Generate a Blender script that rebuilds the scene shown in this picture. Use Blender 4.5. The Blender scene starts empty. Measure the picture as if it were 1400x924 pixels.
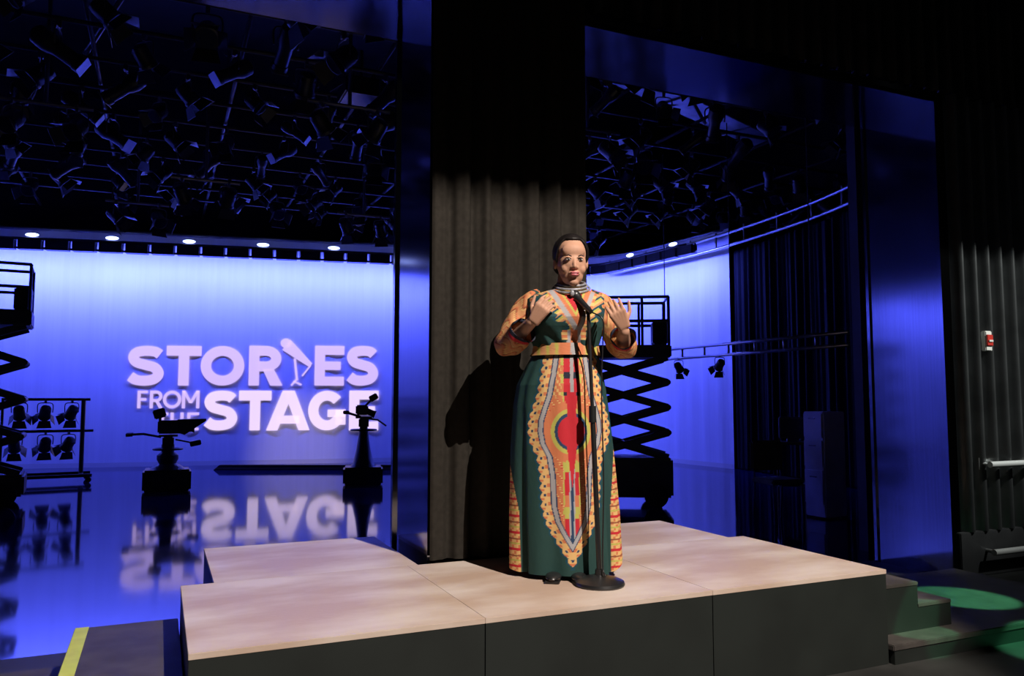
import bpy, bmesh, math, random
import numpy as np
from mathutils import Vector, Matrix
random.seed(7)
PI = math.pi
S = bpy.context.scene
COL = S.collection

# ------------------------------------------------------------------ camera
F_PX, HOR, CZ, YAW = 1080.0, 545.0, 1.37, math.radians(24)
PITCH = math.atan((HOR-462)/F_PX)
cd = bpy.data.cameras.new('camera'); cam = bpy.data.objects.new('camera', cd); COL.objects.link(cam)
cd.sensor_width = 36; cd.lens = F_PX/1400*36; cd.clip_end = 200
cam.location = (0, 0, CZ); cam.rotation_euler = (PI/2+PITCH, 0, -YAW)
S.camera = cam
VF = Vector((math.sin(YAW)*math.cos(PITCH), math.cos(YAW)*math.cos(PITCH), math.sin(PITCH)))
VR = Vector((math.cos(YAW), -math.sin(YAW), 0)); VU = VR.cross(VF)
def proj(p):
    v = Vector(p)-Vector((0, 0, CZ)); d = v.dot(VF)
    return (700+F_PX*v.dot(VR)/d, 462-F_PX*v.dot(VU)/d) if d > .1 else (-9999, -9999)
def at(x, y, D):
    """world point seen at (x, y), D metres ahead (horizontal)"""
    r = VR*(x-700)-VU*(y-462)+VF*F_PX
    t = D/(r.x*math.sin(YAW)+r.y*math.cos(YAW)); return Vector((0, 0, CZ))+r*t

# ------------------------------------------------------------------ world, exposure
w = bpy.data.worlds.new('world'); S.world = w; w.use_nodes = True
w.node_tree.nodes['Background'].inputs[0].default_value = (.75, .8, 1, 1)
w.node_tree.nodes['Background'].inputs[1].default_value = .006
S.view_settings.view_transform = 'Standard'; S.view_settings.look = 'None'
S.view_settings.exposure = 0; S.view_settings.gamma = 1; S.view_settings.use_curve_mapping = False
KEY_POS = Vector((2.78, -1.77, 6.4)); KEY_W = 3900; KEY_COL = (1, .87, .77)
CYC_W = 17; CYC_COL = (.075, .10, 1)

# ------------------------------------------------------------------ materials
def mat(name, col, rough=.6, metal=0, spec=.5, var=0, vscale=6, bump=0, bscale=60, stretch=(1, 1, 1), emit=None, es=1, coat=0, aniso=0, col2=None, ior=None, object_space=True):
    m = bpy.data.materials.new(name); m.use_nodes = True; nt = m.node_tree; b = nt.nodes['Principled BSDF']
    b.inputs['Base Color'].default_value = (*col, 1); b.inputs['Roughness'].default_value = rough
    b.inputs['Metallic'].default_value = metal; b.inputs['Specular IOR Level'].default_value = spec
    if ior: b.inputs['IOR'].default_value = ior
    if coat: b.inputs['Coat Weight'].default_value = coat; b.inputs['Coat Roughness'].default_value = .08
    if aniso: b.inputs['Anisotropic'].default_value = aniso
    tc = nt.nodes.new('ShaderNodeTexCoord'); mp = nt.nodes.new('ShaderNodeMapping'); mp.inputs['Scale'].default_value = stretch
    nt.links.new(tc.outputs['Object'], mp.inputs['Vector'])
    if var or col2:
        n = nt.nodes.new('ShaderNodeTexNoise'); n.inputs['Scale'].default_value = vscale; n.inputs['Detail'].default_value = 5
        nt.links.new(mp.outputs[0], n.inputs['Vector'])
        r = nt.nodes.new('ShaderNodeValToRGB'); r.color_ramp.elements[0].position = .38; r.color_ramp.elements[1].position = .64
        c2 = col2 or tuple(min(1, c*(1+var)) for c in col)
        r.color_ramp.elements[0].color = (*[c*(1-var) for c in col], 1); r.color_ramp.elements[1].color = (*c2, 1)
        nt.links.new(n.outputs[0], r.inputs[0]); nt.links.new(r.outputs[0], b.inputs['Base Color'])
    if bump:
        n = nt.nodes.new('ShaderNodeTexNoise'); n.inputs['Scale'].default_value = bscale; n.inputs['Detail'].default_value = 3
        nt.links.new(mp.outputs[0], n.inputs['Vector'])
        bp = nt.nodes.new('ShaderNodeBump'); bp.inputs['Strength'].default_value = bump; bp.inputs['Distance'].default_value = .02
        nt.links.new(n.outputs[0], bp.inputs['Height']); nt.links.new(bp.outputs[0], b.inputs['Normal'])
    if emit:
        b.inputs['Emission Color'].default_value = (*emit, 1); b.inputs['Emission Strength'].default_value = es
    return m
M = dict(
    black=mat('matte_black', (.012, .012, .013), .6, var=.3),
    blackwall=mat('black_wall', (.01, .01, .012), .85, var=.2),
    lampblack=mat('lamp_black', (.018, .018, .02), .4, spec=.5, var=.2),
    pipe=mat('pipe_steel', (.22, .22, .24), .35, .8, var=.15),
    pipeblack=mat('pipe_black', (.05, .05, .06), .4, .3, var=.2),
    studio_floor=mat('polished_floor', (.006, .009, .05), .065, spec=.5, ior=1.5, var=.12, vscale=1.5, bump=.04, bscale=1.3),
    front_floor=mat('front_floor', (.022, .023, .022), .55, var=.35, vscale=2.5),
    ply=mat('birch_plywood', (.54, .40, .31), .5, var=.12, vscale=2.6, stretch=(.6, 1.3, 1), col2=(.64, .56, .50), bump=.04),
    skirtblack=mat('deck_side_black', (.011, .0145, .013), .55, var=.15, vscale=3),
    tread=mat('tread_grey_brown', (.055, .049, .045), .6, var=.25, vscale=7),
    yellow=mat('yellow_tape', (.52, .60, .09), .6, var=.1),
    steel=mat('brushed_steel', (.34, .34, .36), .11, 1, var=.06, vscale=3, stretch=(40, 40, .4)),
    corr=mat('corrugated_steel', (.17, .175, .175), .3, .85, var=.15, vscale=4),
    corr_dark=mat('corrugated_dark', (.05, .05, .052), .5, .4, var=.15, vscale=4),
    velour=mat('curtain_velour', (.024, .0215, .018), .9, spec=.1, var=.12, vscale=30),
    drape=mat('black_drape', (.006, .006, .010), .85, spec=.2, var=.1),
    cyc=mat('cyclorama_cloth', (.78, .78, .80), .85, spec=.1, var=.02, vscale=3, stretch=(5, 5, .12), bump=.25, bscale=2.2),
    letter2=mat('projection_glow_bright', (.35, .33, .38), .8, emit=(.95, .74, .95), es=.9),  # emission of the title letters stands in for projected light
    letter=mat('projection_glow', (.35, .33, .38), .8, emit=(.80, .58, .88), es=.80),
    lens=mat('lit_lens', (.6, .7, 1), .3, emit=(.35, .45, 1), es=9),
    glass=mat('lens_glass', (.02, .025, .04), .15, spec=.4),
    skin=mat('skin', (.49, .27, .18), .6, spec=.3, var=.05, vscale=12),
    hair=mat('hair', (.008, .006, .006), .45, var=.3, vscale=40),
    lip=mat('lips', (.50, .13, .15), .35), eyew=mat('eye_white', (.55, .5, .47), .25), iris=mat('iris', (.012, .008, .006), .2),
    brow=mat('brow', (.03, .015, .012), .7), silver=mat('silver', (.30, .31, .34), .5, .3, var=.3, vscale=60),
    micblack=mat('mic_black', (.014, .014, .015), .35, spec=.6), chrome=mat('chrome', (.5, .5, .5), .2, 1),
    cabwhite=mat('cabinet_white', (.7, .7, .74), .4, var=.05), red=mat('red_plastic', (.5, .03, .02), .4),
    white=mat('white_plastic', (.7, .68, .62), .5), screen=mat('dark_screen', (.02, .02, .035), .15),
    railb=mat('painted_rail', (.62, .62, .60), .35, .2),
    rail=mat('rail_steel', (.55, .55, .53), .3, .9), orange=mat('lift_grey', (.03, .03, .04), .5, .2, var=.2),
    chairfab=mat('chair_fabric', (.09, .085, .05), .8, var=.2), duct=mat('duct_metal', (.30, .30, .33), .4, .7, var=.15),
)
def vmat(name, rough=.7):
    m = bpy.data.materials.new(name); m.use_nodes = True; nt = m.node_tree; b = nt.nodes['Principled BSDF']
    a = nt.nodes.new('ShaderNodeVertexColor'); a.layer_name = 'print'; nt.links.new(a.outputs[0], b.inputs['Base Color'])
    b.inputs['Roughness'].default_value = rough; b.inputs['Specular IOR Level'].default_value = .25
    n = nt.nodes.new('ShaderNodeTexNoise'); n.inputs['Scale'].default_value = 14
    bp = nt.nodes.new('ShaderNodeBump'); bp.inputs['Strength'].default_value = .12; bp.inputs['Distance'].default_value = .02
    nt.links.new(n.outputs[0], bp.inputs['Height']); nt.links.new(bp.outputs[0], b.inputs['Normal'])
    return m
M['print'] = vmat('printed_cotton')

# ------------------------------------------------------------------ mesh helpers
class MB:
    def __init__(s): s.v = []; s.f = []
    def add(s, vs, fs):
        o = len(s.v); s.v += [tuple(p) for p in vs]; s.f += [tuple(i+o for i in f) for f in fs]; return s
    def box(s, c, d, rot=None, bev=0):
        bm = bmesh.new(); bmesh.ops.create_cube(bm, size=1)
        for v in bm.verts: v.co = Vector((v.co.x*d[0], v.co.y*d[1], v.co.z*d[2]))
        if bev: bmesh.ops.bevel(bm, geom=bm.edges[:], offset=bev, segments=2, affect='EDGES')
        R = rot.to_matrix() if hasattr(rot, 'to_matrix') else (Matrix.Rotation(rot, 3, 'Z') if isinstance(rot, (int, float)) else Matrix.Identity(3))
        bm.verts.index_update()
        s.add([R@v.co+Vector(c) for v in bm.verts], [[v.index for v in f.verts] for f in bm.faces]); bm.free(); return s
    def tube(s, pts, r, n=10, closed=False, caps=True):
        pts = [Vector(p) for p in pts]; m = len(pts); rs = r if isinstance(r, (list, tuple)) else [r]*m
        up = None; vs = []; fs = []
        for i, p in enumerate(pts):
            a = pts[i-1] if (i > 0 or closed) else p; b = pts[(i+1) % m] if (i < m-1 or closed) else p
            t = (b-a).normalized()
            if up is None:
                up = Vector((0, 0, 1)) if abs(t.z) < .9 else Vector((1, 0, 0))
            u = (up-t*up.dot(t)).normalized(); up = u; q = t.cross(u)
            vs += [p+(u*math.cos(2*PI*k/n)+q*math.sin(2*PI*k/n))*rs[i] for k in range(n)]
        for i in range(m if closed else m-1):
            j = (i+1) % m
            for k in range(n): fs.append((i*n+k, i*n+(k+1) % n, j*n+(k+1) % n, j*n+k))
        if caps and not closed: fs += [tuple(range(n))[::-1], tuple((m-1)*n+k for k in range(n))]
        return s.add(vs, fs)
    def lathe(s, prof, c=(0, 0, 0), n=24, M4=None):
        vs = []; fs = []
        for r, z in prof: vs += [Vector((r*math.cos(2*PI*k/n), r*math.sin(2*PI*k/n), z)) for k in range(n)]
        if M4 is not None: vs = [M4@v for v in vs]
        vs = [v+Vector(c) for v in vs]
        for i in range(len(prof)-1):
            for k in range(n): fs.append((i*n+k, i*n+(k+1) % n, (i+1)*n+(k+1) % n, (i+1)*n+k))
        fs += [tuple(range(n))[::-1], tuple((len(prof)-1)*n+k for k in range(n))]
        return s.add(vs, fs)
    def ball(s, c, r, n=16, R=None):
        r = (r, r, r) if isinstance(r, (int, float)) else r; vs = []; fs = []; h = n//2
        for i in range(1, h):
            a = PI*i/h
            for k in range(n):
                v = Vector((r[0]*math.sin(a)*math.cos(2*PI*k/n), r[1]*math.sin(a)*math.sin(2*PI*k/n), r[2]*math.cos(a)))
                vs.append((R@v if R else v)+Vector(c))
        for z in (r[2], -r[2]):
            v = Vector((0, 0, z)); vs.append((R@v if R else v)+Vector(c))
        for i in range(h-2):
            for k in range(n): fs.append((i*n+k, (i+1)*n+k, (i+1)*n+(k+1) % n, i*n+(k+1) % n))
        t = len(vs)-2
        for k in range(n): fs.append((t, k, (k+1) % n)); fs.append((t+1, (h-2)*n+(k+1) % n, (h-2)*n+k))
        return s.add(vs, fs)
    def prism(s, poly, y0, y1):
        """polygon in (x, z), extruded from y0 to y1"""
        n = len(poly)
        vs = [(x, y0, z) for x, z in poly]+[(x, y1, z) for x, z in poly]
        return s.add(vs, [tuple(range(n)), tuple(range(n, 2*n))[::-1]]+[(i, i+n, (i+1) % n+n, (i+1) % n) for i in range(n)])
    def build(s, name, m, parent=None, smooth=False, fix=True):
        me = bpy.data.meshes.new(name); me.from_pydata(s.v, [], s.f); me.materials.append(m)
        if fix:
            bm = bmesh.new(); bm.from_mesh(me); bmesh.ops.recalc_face_normals(bm, faces=bm.faces); bm.to_mesh(me); bm.free()
        if smooth:
            me.polygons.foreach_set('use_smooth', [True]*len(me.polygons))
            if smooth == 'auto': me.set_sharp_from_angle(angle=math.radians(35))
        o = bpy.data.objects.new(name, me); COL.objects.link(o)
        if parent: o.parent = parent
        return o
def tag(o, label=None, cat=None, group=None, kind=None):
    if label: o['label'] = label
    if cat: o['category'] = cat
    if group: o['group'] = group
    if kind: o['kind'] = kind
    return o
def thing(name, label, cat, loc=(0, 0, 0), rz=0, group=None):
    o = bpy.data.objects.new(name, None); COL.objects.link(o); o.location = loc; o.rotation_euler = (0, 0, rz); o.empty_display_size = .1
    return tag(o, label, cat, group)
def struct(o): o['kind'] = 'structure'; return o
def copy_tree(o, parent=None):
    c = o.copy(); COL.objects.link(c)
    if parent: c.parent = parent
    for ch in list(o.children): copy_tree(ch, c)
    return c
def smoothpath(pts, n=8):
    P = [Vector(p) for p in pts]; P = [P[0]*2-P[1]]+P+[P[-1]*2-P[-2]]; out = []
    for i in range(1, len(P)-2):
        for k in range(n):
            t = k/n; a, b, c, d = P[i-1:i+3]
            out.append(.5*((2*b)+(c-a)*t+(2*a-5*b+4*c-d)*t*t+(3*b-a-3*c+d)*t**3))
    out.append(P[-2]); return out
def light(name, typ, energy, col, parent, loc, target, **kw):
    l = bpy.data.lights.new(name, typ); l.energy = energy; l.color = col
    for k, v in kw.items(): setattr(l, k, v)
    o = bpy.data.objects.new(name, l); COL.objects.link(o)
    if parent: o.parent = parent
    o.location = loc; o.rotation_euler = (Vector(target)-Vector(loc)).to_track_quat('-Z', 'Y').to_euler(); return o

# ================================================================== SETTING
YF, YB, ZH = 4.27, 4.96, 3.77         # front and back of the portal, height of its head
XP0, XP1, XR = 1.38, 2.36, 5.58       # pillar left / right, right jamb
struct(MB().box((2, 13.1, -.1), (26, 16.2, .2)).build('floor', M['studio_floor']))
struct(MB().box((2, -.5, -.1), (26, 11, .2)).build('floor', M['front_floor']))
struct(MB().box((2, 8.6, 9.1), (26, 29.2, .2)).build('ceiling', M['blackwall']))
struct(MB().box((2, 21.1, 4.5), (26, .2, 9)).build('wall_back', M['blackwall']))
struct(MB().box((-10.9, 8.6, 4.5), (.2, 24.8, 9)).build('wall_left', M['blackwall']))
struct(MB().box((14.9, 8.6, 4.5), (.2, 24.8, 9)).build('wall_right', M['blackwall']))
# front wall above and beside the openings
struct(MB().box((2, (YF+YB)/2+.04, (ZH+9)/2+.03), (25.8, YB-YF-.1, 9-ZH-.06)).build('wall_front', M['blackwall']))
struct(MB().box(((XR+14.8)/2+.05, (YF+YB)/2+.04, ZH/2), (14.8-XR-.1, YB-YF-.1, ZH)).build('wall_front', M['blackwall']))
struct(MB().box(((XP0+XP1)/2+.01, (YF+YB)/2+.03, ZH/2), (XP1-XP0-.06, YB-YF-.12, ZH)).build('wall_centre', M['blackwall']))
# steel lining of the portal
struct(MB().box((-1.7, (YF+YB)/2, ZH-.012), (6.2, YB-YF, .024)).build('trim_1', M['steel']))
struct(MB().box(((XP1+XR)/2, (YF+YB)/2, ZH-.012), (XR-XP1, YB-YF, .024)).build('trim_2', M['steel']))
j = MB().box((XP0+.012, (YF+YB)/2, ZH/2), (.024, YB-YF, ZH)); j.box((XP0-.008, YB-.02, ZH/2), (.018, .04, ZH)); j.box((XP0+.01, YF-.008, ZH/2), (.02, .016, ZH))
struct(j.build('trim_3', M['steel']))
j = MB().box((XR+.012, (YF+YB)/2, ZH/2), (.024, YB-YF, ZH)); j.box((XR+.05, YF-.012, ZH/2), (.10, .024, ZH)); j.box((XR-.008, YB-.015, ZH/2), (.018, .03, ZH))
struct(j.build('trim_4', M['steel']))
struct(MB().box((4.0, YF-.015, ZH+.02), (3.4, .03, .045)).build('trim_5', M['steel']))
# corrugated cladding of the front wall
def corrug(x0, x1, z0, z1, yb, pitch=.155, dep=.085):
    prof = []; x = x0
    while x < x1:
        for t, d in [(q/14, (.5-.5*math.cos(2*PI*q/14))**1.1) for q in range(14)]:
            if x+t*pitch <= x1: prof.append((x+t*pitch, yb-dep*d))
        x += pitch
    m = MB(); n = len(prof)
    m.add([(a, b, z0) for a, b in prof]+[(a, b, z1) for a, b in prof], [(i, i+1, i+1+n, i+n) for i in range(n-1)])
    return m
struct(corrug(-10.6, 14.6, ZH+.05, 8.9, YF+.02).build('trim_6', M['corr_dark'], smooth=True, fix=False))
struct(corrug(XR+.13, 14.6, .34, ZH+.05, YF+.02).build('trim_7', M['corr'], smooth=True, fix=False))
struct(MB().box((10.2, YF-.02, .17), (9.1, .05, .34), bev=.006).build('baseboard_front', M['corr_dark']))
# dark return behind the right jamb
struct(MB().box((6.0, 5.35, 2.6), (.26, .10, 5.2)).build('trim_8', M['black']))

# ------------------------------------------------------------------ cyclorama
P2 = [(-9.6, 11.5), (-9.7, 15), (-9.6, 17), (-9.2, 18.2), (-8.4, 19.0), (-7.2, 19.15), (-4, 18.55), (-1, 17.95), (2, 17.42), (4.5, 16.98), (6.5, 16.92), (8.2, 16.85)]
cyc_path = [Vector((x, y, 0)) for x, y in P2]
for k in range(1, 12):
    a = PI/2*k/12; cyc_path.append(Vector((8.3+1.75*math.sin(a), 15.1+1.75*math.cos(a), 0)))
cyc_path += [Vector((10.1, 14.9, 0)), Vector((10.22, 13.6, 0)), Vector((10.33, 12.45, 0))]
def resample(path, step):
    out = [path[0].copy()]; acc = 0
    for a, b in zip(path, path[1:]):
        L = (b-a).length; t = step-acc
        while t <= L: out.append(a.lerp(b, t/L)); t += step
        acc = L-(t-step)
    return out
def offset(path, d):
    out = []
    for i, p in enumerate(path):
        t = (path[min(i+1, len(path)-1)]-path[max(i-1, 0)]).normalized(); out.append(p+Vector((t.y, -t.x, 0))*d)
    return out
def sheet(path, zs, amp=lambda i, z: 0):
    m = MB(); n = len(path); nr = []
    for i, p in enumerate(path):
        t = (path[min(i+1, n-1)]-path[max(i-1, 0)]).normalized(); nr.append(Vector((t.y, -t.x, 0)))
    vs = [(p+nr[i]*amp(i, z))+Vector((0, 0, z)) for z in zs for i, p in enumerate(path)]
    fs = [(r*n+i, r*n+i+1, (r+1)*n+i+1, (r+1)*n+i) for r in range(len(zs)-1) for i in range(n-1)]
    return m.add(vs, fs)
fine = resample(cyc_path, .06)
cy = thing('cyclorama', 'tall pale backdrop cloth washed in blue light, curving round the back of the studio', 'backdrop')
sheet(fine, [0.0, .12, 1, 2, 3, 4, 4.78], lambda i, z: .006*math.sin(i*.9)+.005*math.sin(i*.37+1)).build('cloth', M['cyc'], cy, smooth=True, fix=False)
MB().tube([p+Vector((0, 0, 4.78)) for p in resample(cyc_path, .4)], .035).build('top_pipe', M['pipe'], cy, smooth=True)
sheet(offset(fine, .03), [0, .09]).build('hem_strip', M['white'], cy, fix=False)

# projected title, its light put into thin glowing letter meshes ------------------------------------------------
W0, W1 = Vector((-1, 17.95, 0)), Vector((4.5, 16.98, 0)); wd = (W1-W0).normalized(); wn = Vector((wd.y, -wd.x, 0))
def wall_st(px, py):
    r = VR*(px-700)-VU*(py-462)+VF*F_PX; c = Vector((0, 0, CZ)); t = (W0+wn*.04-c).dot(wn)/r.dot(wn); q = c+r*t
    return (q-W0).dot(wd), q.z
def ribbon(m, pts, wdt, closed=False, curve=False):
    if curve: pts = [(p.x, p.y) for p in smoothpath([(x, y, 0) for x, y in pts], 6)]
    P = [Vector((x, y)) for x, y in pts]; n = len(P); L = []; Rr = []
    for i in range(n):
        a = P[i-1] if (i or closed) else P[i]; b = P[(i+1) % n] if (i < n-1 or closed) else P[i]
        t = (b-a).normalized(); q = Vector((-t.y, t.x))
        L.append(P[i]+q*wdt/2); Rr.append(P[i]-q*wdt/2)
    for i in range(n if closed else n-1):
        k = (i+1) % n; m.prism([tuple(L[i]), tuple(L[k]), tuple(Rr[k]), tuple(Rr[i])], 0, .006)
def glyph(ch, wd_, h, s):
    """strokes of one letter in a wd_ x h box with stroke width s"""
    m = MB(); e = s/2; W = wd_
    bar = lambda x0, y0, x1, y1: m.prism([(x0, y0), (x1, y0), (x1, y1), (x0, y1)], 0, .006)
    if ch == 'S':
        pts = [(.93, .80), (.74, .87), (.5, .89), (.26, .85), (.17, .72), (.26, .59), (.5, .52), (.74, .45), (.84, .3), (.74, .16), (.5, .11), (.26, .13), (.06, .22)]
        yy = lambda v: e+(h-s)*(v-.11)/.78
        ribbon(m, [(max(e*.7, min(W-e, x*W)), yy(y)) for x, y in pts], s, curve=True)
    elif ch == 'T': bar(0, h-s, W, h); bar(W/2-e, 0, W/2+e, h-s)
    elif ch == 'O': ribbon(m, [(W/2+(W/2-e)*math.cos(2*PI*k/40), h/2+(h/2-e)*math.sin(2*PI*k/40)) for k in range(40)], s, closed=True)
    elif ch == 'R':
        bar(0, 0, s, h); b0 = h*.36+e
        ribbon(m, [(s*.9, h-e)]+[(W*.5+(W*.45-e)*math.sin(PI*k/14), (h-e+b0)/2+(h-e-b0)/2*math.cos(PI*k/14)) for k in range(15)]+[(s*.9, b0)], s)
        m.prism([(W*.40, h*.42), (W*.40+s*1.1, h*.42), (W, 0), (W-s*1.2, 0)], 0, .006)
    elif ch in 'EF':
        bar(0, 0, s, h); bar(s, h-s*.9, W, h); bar(s, h/2-s*.42, W*.88, h/2+s*.42)
        if ch == 'E': bar(s, 0, W, s*.9)
    elif ch == 'A':
        m.prism([(0, 0), (s*1.1, 0), (W/2+s*.5, h), (W/2-s*.6, h)], 0, .006); m.prism([(W-s*1.1, 0), (W, 0), (W/2+s*.6, h), (W/2-s*.5, h)], 0, .006)
        bar(W*.24, h*.17, W*.76, h*.17+s*.8)
    elif ch == 'G':
        pts = [(W/2+(W/2-e)*math.cos(a), h/2+(h/2-e)*math.sin(a)) for a in [math.radians(42+k*(360-42-28)/30) for k in range(31)]]
        ribbon(m, pts, s); bar(W-s, h*.14, W, h*.52); bar(W*.52, h*.52-s*.75, W, h*.52)
    elif ch == 'M':
        bar(0, 0, s, h); bar(W-s, 0, W, h)
        m.prism([(0, h), (s*1.1, h), (W/2+s*.5, h*.3), (W/2-s*.5, h*.3)], 0, .006); m.prism([(W, h), (W-s*1.1, h), (W/2-s*.5, h*.3), (W/2+s*.5, h*.3)], 0, .006)
    elif ch == 'H': bar(0, 0, s, h); bar(W-s, 0, W, h); bar(s, h/2-e, W-s, h/2+e)
    return m
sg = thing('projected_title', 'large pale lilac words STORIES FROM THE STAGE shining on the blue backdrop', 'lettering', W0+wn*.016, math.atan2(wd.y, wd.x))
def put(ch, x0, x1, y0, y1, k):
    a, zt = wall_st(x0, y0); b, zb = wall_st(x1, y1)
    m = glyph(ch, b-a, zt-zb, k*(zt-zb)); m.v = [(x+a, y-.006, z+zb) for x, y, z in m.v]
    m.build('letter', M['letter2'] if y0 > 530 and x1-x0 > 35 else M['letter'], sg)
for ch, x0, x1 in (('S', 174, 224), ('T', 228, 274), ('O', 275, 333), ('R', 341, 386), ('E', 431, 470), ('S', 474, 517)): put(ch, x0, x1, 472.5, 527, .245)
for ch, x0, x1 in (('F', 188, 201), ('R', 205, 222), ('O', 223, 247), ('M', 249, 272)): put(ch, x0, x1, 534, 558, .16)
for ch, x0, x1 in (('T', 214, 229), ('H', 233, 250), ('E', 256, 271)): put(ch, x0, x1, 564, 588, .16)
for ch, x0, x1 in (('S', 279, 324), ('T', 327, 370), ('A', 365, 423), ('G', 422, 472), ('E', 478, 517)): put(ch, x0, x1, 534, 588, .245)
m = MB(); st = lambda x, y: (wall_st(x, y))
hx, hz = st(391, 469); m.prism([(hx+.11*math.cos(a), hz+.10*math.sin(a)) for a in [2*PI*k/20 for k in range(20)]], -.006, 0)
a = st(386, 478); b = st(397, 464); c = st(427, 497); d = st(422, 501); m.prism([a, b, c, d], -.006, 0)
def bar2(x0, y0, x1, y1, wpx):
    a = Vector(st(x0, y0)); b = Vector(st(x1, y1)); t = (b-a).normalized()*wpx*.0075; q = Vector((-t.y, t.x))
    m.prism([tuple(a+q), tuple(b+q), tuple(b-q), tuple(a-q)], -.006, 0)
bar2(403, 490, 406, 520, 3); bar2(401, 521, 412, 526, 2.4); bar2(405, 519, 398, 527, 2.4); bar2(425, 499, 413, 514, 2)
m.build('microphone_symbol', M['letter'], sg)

# cyc lights on their bar --------------------------------------------------------
bar_path = resample(offset(resample(cyc_path, .5), .85), .4)
bt = thing('lighting_bar', 'long black curved bar carrying the backdrop floodlights', 'pipe')
MB().tube([p+Vector((0, 0, 4.42)) for p in bar_path], .03).build('pipe', M['pipe'], bt, smooth=True)
MB().tube([p+Vector((0, 0, 4.24)) for p in bar_path], .022).build('lower_pipe', M['pipeblack'], bt, smooth=True)
cl0 = None
spots = resample(offset(resample(cyc_path, .5), .85), .47)
for i, p in enumerate(spots):
    q = spots[min(i+1, len(spots)-1)]-spots[max(i-1, 0)]; rz = math.atan2(q.y, q.x)
    off_ = proj(p+Vector((0, 0, 4.3)))[0] < -60
    if off_ and i % 4: continue
    if cl0 is None:
        cl0 = thing('floodlight', 'small unlit black floodlight in the row hung along the top of the blue backdrop', 'light', p+Vector((0, 0, 4.3)), rz, 'floodlights along the top of the backdrop')
        MB().prism([(-.20, -.10), (.20, -.10), (.20, .08), (-.20, .08)], -.10, .06).build('housing', M['lampblack'], cl0)
        MB().prism([(-.13, -.03), (.13, -.03), (.13, .065), (-.13, .065)], .061, .068).build('gel_frame', M['lampblack'], cl0)
        y_ = MB(); y_.box((-.212, 0, .02), (.012, .03, .16)); y_.box((.212, 0, .02), (.012, .03, .16)); y_.box((0, 0, .10), (.436, .03, .012)); y_.build('yoke', M['lampblack'], cl0)
        t = cl0
    else:
        t = copy_tree(cl0); t.location = p+Vector((0, 0, 4.3)); t.rotation_euler = (0, 0, rz)
    if i % 3 == 0 and not off_:
        tag(t, 'floodlight with a glowing white lens in the row along the top of the blue backdrop', 'light', 'glowing floodlights along the top of the backdrop')
        MB().ball((0, .03, .20), (.12, .04, .035), 12).build('glowing_lens', M['lens'], t, smooth=True)
    if i % 3 == 0 or off_:
        pw = CYC_W*((2.1, 1.5)[i % 2] if p.x < 0.3 else (1.3 if p.x < 1.2 else (.8 if p.x < 8 else 1.35)))
        light('flood_lamp', 'AREA', pw, CYC_COL, t, (0, .09, -.02), (0, .75, -1.5), shape='RECTANGLE', size=.9, size_y=.12)
# a violet-white splash along the foot of the glowing title
pj = thing('projector', 'black projector hung in the lighting grid facing the blue backdrop', 'projector', (2.2, 9.6, 5.2), 0)
MB().box((0, 0, 0), (.5, .55, .22), bev=.02).build('case', M['lampblack'], pj)
MB().lathe([(.07, 0), (.07, .1), (.055, .1)], (0, .27, 0), 16, Matrix.Rotation(-PI/2, 4, 'X')).build('lens', M['glass'], pj)
MB().tube([(0, 0, .1), (0, 0, .55)], .02).build('mount', M['pipeblack'], pj)
q = at(415, 592, 16.4)
light('projector_beam', 'SPOT', 750, (.9, .75, 1), pj, (0, .42, 0), (q.x-2.2, q.y-9.6, q.z-5.2), spot_size=math.radians(17), spot_blend=1, shadow_soft_size=.03)

# black ground row lying before the backdrop
a = at(293, 641, 15.4); b = at(560, 641, 15.4); gl = MB()
rz = math.atan2((b-a).y, (b-a).x); L = Vector((b.x-a.x, b.y-a.y, 0)).length
g = thing('floor_batten', 'long low black batten lying on the floor before the title', 'batten', (a.x, a.y, 0), rz)
MB().prism([(0, 0), (L, 0), (L, .10), (.12, .10)], -.06, .06).build('beam', M['black'], g)
MB().box((L/2, -.08, .02), (L*.97, .05, .04)).build('foot_rail', M['black'], g)

# ------------------------------------------------------------------ curtain track and drapes at the right
tp = smoothpath([(9.6, 15.9, 0), (9.75, 14.6, 0), (9.9, 13.2, 0), (9.85, 11.5, 0), (9.62, 9.6, 0), (9.2, 8.1, 0), (8.7, 7.2, 0)], 6)
tr = thing('curtain_track', 'pale double curtain track rising along the right of the studio', 'track')
MB().tube([p+Vector((0, 0, 4.3)) for p in tp], .03).build('rail', M['rail'], tr, smooth=True)
MB().tube([p+Vector((0, 0, 4.55)) for p in tp], .03).build('rail', M['rail'], tr, smooth=True)
for p in tp[::3]: MB().box(p+Vector((0, 0, 4.45)), (.03, .03, .34)).build('hanger', M['rail'], tr)
def drape(name, label, path, z0, z1, amp, step, mt, seed, n=.02):
    random.seed(seed); path = resample(path, n); ph = [0]
    for i in range(len(path)): ph.append(ph[-1]+2*PI*n/step*random.uniform(.6, 1.4))
    A = [amp*(.65+.35*math.sin(ph[i]*.31+seed)) for i in range(len(path))]
    zs = [z0+(z1-z0)*k/12 for k in range(13)]
    m = sheet(path, zs, lambda i, z: A[i]*(.7+.3*(z1-z)/(z1-z0))*math.sin(ph[i]+.25*math.sin(z*1.3))+.2*amp*math.sin(ph[i]*2.3))
    return m
dr = [p+Vector((.1, -.05, 0)) for p in smoothpath([(10.3, 12.5, 0), (10.1, 11.3, 0), (9.85, 9.8, 0), (9.5, 8.4, 0), (9.0, 7.1, 0)], 6)]
o = drape('d', '', dr, 0.02, 4.3, .07, .26, M['drape'], 3).build('stage_curtain', M['drape'], None, smooth=True, fix=False)
tag(o, 'tall black drape hanging from the curved track at the right of the studio', 'curtain')

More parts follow.
